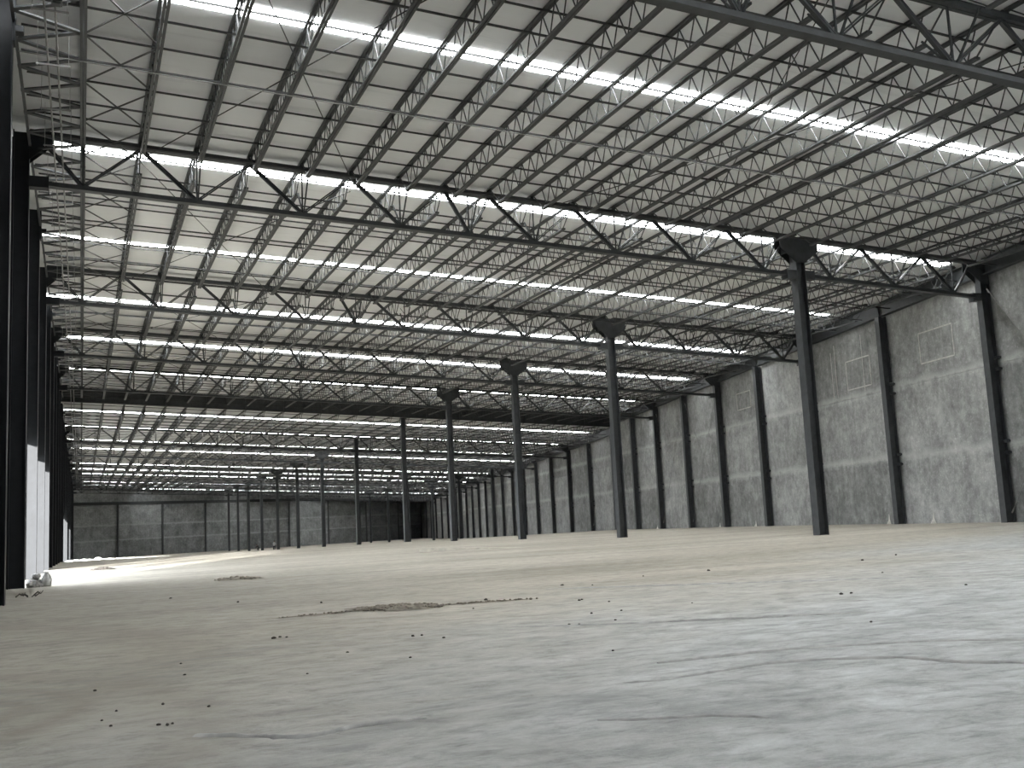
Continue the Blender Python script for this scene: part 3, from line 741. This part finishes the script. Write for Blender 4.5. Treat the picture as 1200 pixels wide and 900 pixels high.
for i, (x, y, r) in enumerate(PIX):
    o = MB().rock((0,0,0), r*.55, 300+i, .7, 1).build('dirt_clod', M_CLOD); o.location = (x, y, fz(y)+r*.15-.006)
    tag(o, 'small dark dirt clod lying loose on the concrete floor', 'clod', 'small dark clods scattered over the floor')
# tyre ruts: low curved ridges of dust
def ridge(pts, w, h, lab):
    mb = MB(); P_ = []
    for i in range(len(pts)-1):
        p0, p1, p2, p3 = [Vector((*pts[max(0, min(len(pts)-1, i+k))], 0)) for k in (-1, 0, 1, 2)]
        for s in range(12):
            t = s/12; P_.append(.5*((2*p1)+(p2-p0)*t+(2*p0-5*p1+4*p2-p3)*t*t+(3*p1-p0-3*p2+p3)*t**3))
    P_.append(Vector((*pts[-1], 0))); n = len(P_); rnd = random.Random(len(pts)*7)
    for i, p in enumerate(P_):
        d = (P_[min(i+1, n-1)]-P_[max(i-1, 0)]).normalized(); s = Vector((-d.y, d.x, 0)); e = min(1, i/6, (n-1-i)/6)*rnd.uniform(.5, 1.2); z = fz(p.y)
        ww = w*rnd.uniform(.25, 1.3)*(.5+.5*abs(sin(i*.37+len(pts))))
        for k, hz in ((-1, -.012), (-.3, h*e), (.35, h*e*.8), (1, -.012)): q = p+s*ww*k; mb.v.append((q.x, q.y, z+hz))
    for i in range(n-1):
        for k in range(3): mb.f.append((i*4+k, i*4+k+1, (i+1)*4+k+1, (i+1)*4+k))
    o = mb.build('tyre_rut', M_RUT, None, True); o['kind'] = 'stuff'; tag(o, lab, 'track'); return o
ridge([(5.11,8.74),(5.75,8.68),(6.51,8.6),(7.37,8.28),(7.97,8.04),(8.7,7.5)], .05, .014, 'long thin curved rut in the pale floor, the upper of the right pair')
ridge([(4.28,7.92),(4.6,7.82),(5.33,7.92),(6.02,7.97),(6.91,7.5),(7.14,6.93),(7.6,6.5)], .045, .012, 'long thin curved rut in the pale floor, the lower of the right pair')
ridge([(.78,8.01),(1.16,7.66),(1.47,7.43),(1.87,7.56),(2.39,7.55)], .05, .014, 'curved rut across the floor at the lower left of the photo')
ridge([(5.3,12.8),(5.67,12.52),(6.45,12.07),(7.27,11.71),(8.3,11.26),(9.5,10.6)], .06, .012, 'straight faint tyre rut running right across the middle of the floor')
ridge([(8.58,18.84),(11.94,16.13),(15.5,13.46)], .10, .014, 'broad faint tyre rut in the beige dust right of the centre')
ridge([(3.38,6.67),(3.68,6.47),(4.12,6.28),(4.37,6.02)], .03, .01, 'short scuffed rut in the pale floor near the bottom centre')

# low pour of fresh concrete with an upturned end, right of the middle
def slab_edge():
    mb = MB(); pts = [(16.1, 50.9), (17.2, 50.3), (18.6, 49.2), (20.2, 47.8)]
    for (a, b_), h0, h1 in zip(zip(pts, pts[1:]), (.22, .17, .09), (.17, .09, .02)):
        n_ = Vector((.45, .9, 0))*.9
        z0, z1 = fz(a[1])-.02, fz(b_[1])-.02
        mb.hexa([(a[0],a[1],z0),(b_[0],b_[1],z1),(b_[0]+n_.x,b_[1]+n_.y,z1),(a[0]+n_.x,a[1]+n_.y,z0),(a[0],a[1],z0+h0),(b_[0],b_[1],z1+h1),(b_[0]+n_.x,b_[1]+n_.y,z1+h1),(a[0]+n_.x,a[1]+n_.y,z0+h0)])
    tag(mb.build('spoil_ridge', M_SPOIL), 'low pale spoil ridge with a blunt end, on the floor before the far columns', 'spoil')
slab_edge()
# bright rubble strip at the far left
rnd = random.Random(21); mb = MB()
for i in range(150):
    u = rnd.random(); x = -1.5+u*13; y = 134+u*14+rnd.uniform(-4, 4); mb.rock((x, y, fz(y)+.02), rnd.uniform(.12, .5)*(1.2-.7*u), 900+i, .55, 0)
o = mb.build('rubble_strip', M_WHITE); o['kind'] = 'stuff'; tag(o, 'bright strip of pale rubble on the floor before the far end wall', 'rubble')
for i, (x, y, r) in enumerate(((2.0, 139.5, .42), (.3, 136.5, .34), (3.4, 141.5, .3))):
    o = MB().rock((0,0,0), r, 70+i, .7).build('rubble_boulder', M_WHITE); o.location = (x, y, fz(y)+r*.3)
    tag(o, 'pale boulder in the far rubble strip, '+['largest', 'nearest the left wall', 'right of the largest'][i], 'rubble', 'boulders in the far rubble strip')

# ------------------------------------------------------------------ people far away by the columns
def skin_mesh(name, verts, edges, radii, mat, parent, sub=2):
    m = bpy.data.meshes.new(name); m.from_pydata(verts, edges, []); m.materials.append(mat)
    o = link(name, m, parent); md = o.modifiers.new('Skin', 'SKIN'); md.use_smooth_shade = True
    for i, r in enumerate(radii):
        sv = m.skin_vertices[0].data[i]; sv.radius = (r, r) if not isinstance(r, tuple) else r
        sv.use_root = i == 0
    s = o.modifiers.new('Sub', 'SUBSURF'); s.levels = sub; s.render_levels = sub
    return o
M_SKIN = paint('skin', (.30, .19, .14), .55, .08, 8)
M_SHIRT = paint('grey_shirt', (.36, .365, .36), .85, .15, 8); M_DARK = paint('dark_clothes', (.022, .022, .025), .85, .2, 8); M_HAIR = paint('black_hair', (.015, .013, .012), .6, .1, 20)
def person(loc, rz, label, lean, shirt, trousers, crouch=0.0):
    t = thing('person', label, 'person', loc, rz)
    hz = .92-crouch*.34; hy = -.10*crouch-.05*lean
    ch = Vector((0, hy+.42*sin(lean), hz+.42*cos(lean))); nk = ch+Vector((0, .12*sin(lean), .13*cos(lean))); hd = nk+Vector((0, .06+.10*sin(lean), .16*cos(lean*.7)))
    V = [(0,hy,hz), tuple(ch*.5+Vector((0,hy,hz))*.5), tuple(ch), tuple(nk), tuple(hd-Vector((0,0,.03))), tuple(hd+Vector((0,.005,.08)))]
    R_ = [.13, .125, .135, .055, .085, .075]; E_ = [(0,1),(1,2),(2,3),(3,4),(4,5)]
    tips = []
    for s in (-1, 1):
        k = len(V); sh = ch+Vector((s*.18, 0, .03)); el = sh+Vector((s*.06, .10+.1*crouch, -.27)); wr = el+Vector((-s*.03, .16, -.20)); pm = wr+Vector((0, .05, -.07))
        V += [tuple(sh), tuple(el), tuple(wr), tuple(pm)]; R_ += [.062, .043, .032, (.040, .020)]; E_ += [(2,k),(k,k+1),(k+1,k+2),(k+2,k+3)]
        for f in range(4):
            a = len(V); b0 = pm+Vector((s*(.026-.017*f), .015, -.02)); V += [tuple(b0+Vector((0,.02,-.035))), tuple(b0+Vector((0,.022,-.062+.004*abs(f-1))))]; R_ += [.009, .007]; E_ += [(k+3,a),(a,a+1)]
        a = len(V); V += [tuple(wr+Vector((-s*.035,.05,-.04))), tuple(wr+Vector((-s*.045,.07,-.075)))]; R_ += [.011, .008]; E_ += [(k+2,a),(a,a+1)]
        h = len(V); hp = Vector((s*.09, hy, hz-.06)); kn = Vector((s*(.11+.05*crouch), hy+.06+.34*crouch+s*.06, .48-.02*crouch)); an = Vector((s*.11, hy+.02+.10*crouch-s*.05, .09)); to = an+Vector((s*.02, .17, -.055))
        V += [tuple(hp), tuple(kn), tuple(an), tuple(to)]; R_ += [.095, .062, .045, .036]; E_ += [(0,h),(h,h+1),(h+1,h+2),(h+2,h+3)]
    skin_mesh('body', V, E_, R_, M_SKIN, t)
    # clothes follow the body
    arm = lambda k: [V[k], V[k+1], tuple(Vector(V[k+1])*.3+Vector(V[k+2])*.7)]
    leg = lambda k: [tuple(Vector(V[k])*.85+Vector(V[k+1])*.15), V[k+1], tuple(Vector(V[k+2])+Vector((0,0,.01)))]
    skin_mesh('shirt', [V[2], V[1], V[0], (0,hy-.01,hz-.12), tuple(nk-Vector((0,0,.03)))]+arm(ARM[0])+arm(ARM[1]),
              [(0,1),(1,2),(2,3),(0,4),(0,5),(5,6),(6,7),(0,8),(8,9),(9,10)], [.19,.185,(.20,.18),(.205,.18),.09,.09,.068,.056,.09,.068,.056], shirt, t)
    skin_mesh('trousers', [(0,hy,hz-.02), (0,hy,hz+.12)]+leg(LEG[0])+leg(LEG[1]),
              [(0,1),(0,2),(2,3),(3,4),(0,5),(5,6),(6,7)], [(.195,.18),(.165,.15),.13,.09,.07,.13,.09,.07], trousers, t)
    mb = MB(); mb.rock((0,0,0), .092, 5, 1.0, 2); o = mb.build('hair', M_HAIR, t, True); o.location = hd+Vector((0,-.02,.06))
    for s in (0, 1):
        k = LEG[s]; a = Vector(V[k+2]); mb = MB(); mb.tube([a+Vector((0,-.05,-.03)), a+Vector((0,.02,-.02)), a+Vector((0,.12,-.05)), a+Vector((0,.21,-.06))], [.045,.055,.048,.03], 10); mb.build('shoe', M_DARK, t, True)
    face = hd+Vector((0,.08,.02))
    MB().rock(tuple(face+Vector((0,.015,0))), .018, 3, 1.2, 1).build('nose', M_SKIN, t, True)
    return t
ARM = (6, 6+4+8+2+4); LEG = (6+4+8+2, 6+4+8+2+4+4+8+2)
person((31.55, 184.6, fz(184.6)), -.5, 'person in grey top and dark trousers standing beside a distant column', .22, M_SHIRT, M_DARK)
person((31.15, 199.6, fz(199.6)), .6, 'person in black clothes bending low beside a farther column', .85, M_DARK, M_DARK, .55)

# ------------------------------------------------------------------ camera, light, world
R = [[0.9207762361697609, 0.00447262226637353, 0.39006553110357084], [-0.38683419209766073, 0.13941351081539455, 0.911549878408349], [-0.05030338685614103, -0.9902241507114378, 0.13009881098078188]]
cam = bpy.data.objects.new('camera', bpy.data.cameras.new('camera')); C.objects.link(cam)
M = Matrix(((R[0][0], -R[0][1], -R[0][2], 0), (R[1][0], -R[1][1], -R[1][2], 0), (R[2][0], -R[2][1], -R[2][2], EYE), (0, 0, 0, 1)))
cam.matrix_world = M; cam.data.sensor_width = 36; cam.data.lens = 1190/1200*36; cam.data.clip_end = 2000; cam.data.clip_start = .05
bpy.context.scene.camera = cam
sun = bpy.data.objects.new('sun', bpy.data.lights.new('sun', 'SUN')); C.objects.link(sun)
sun.data.energy = 33.0; sun.data.angle = radians(2.0); sun.data.color = (1.0, .98, .95)
d = Vector((.38, .925, 0)).normalized(); d.z = -tan(radians(7.5)); sun.rotation_euler = d.to_track_quat('-Z', 'Y').to_euler()
w = bpy.data.worlds.new('world'); bpy.context.scene.world = w; w.use_nodes = True
bg = w.node_tree.nodes['Background']; bg.inputs[0].default_value = (.86, .92, 1.0, 1); bg.inputs[1].default_value = 10.0
sc = bpy.context.scene
sc.view_settings.view_transform = 'Standard'; sc.view_settings.look = 'None'; sc.view_settings.exposure = 0.0; sc.view_settings.gamma = 1.0; sc.view_settings.use_curve_mapping = False
sc.render.engine = 'CYCLES'
cy = sc.cycles; cy.max_bounces = 8; cy.diffuse_bounces = 6; cy.glossy_bounces = 3; cy.transmission_bounces = 2; cy.use_denoising = True
cy.denoising_input_passes = 'RGB_ALBEDO_NORMAL'; cy.sample_clamp_indirect = 8.0; cy.caustics_reflective = False; cy.caustics_refractive = False
dup = {k: v for k, v in ALL_LABELS.items() if v > 1}
print('JOISTS', n_j, 'rest', rest_n, 'DUP', dup)
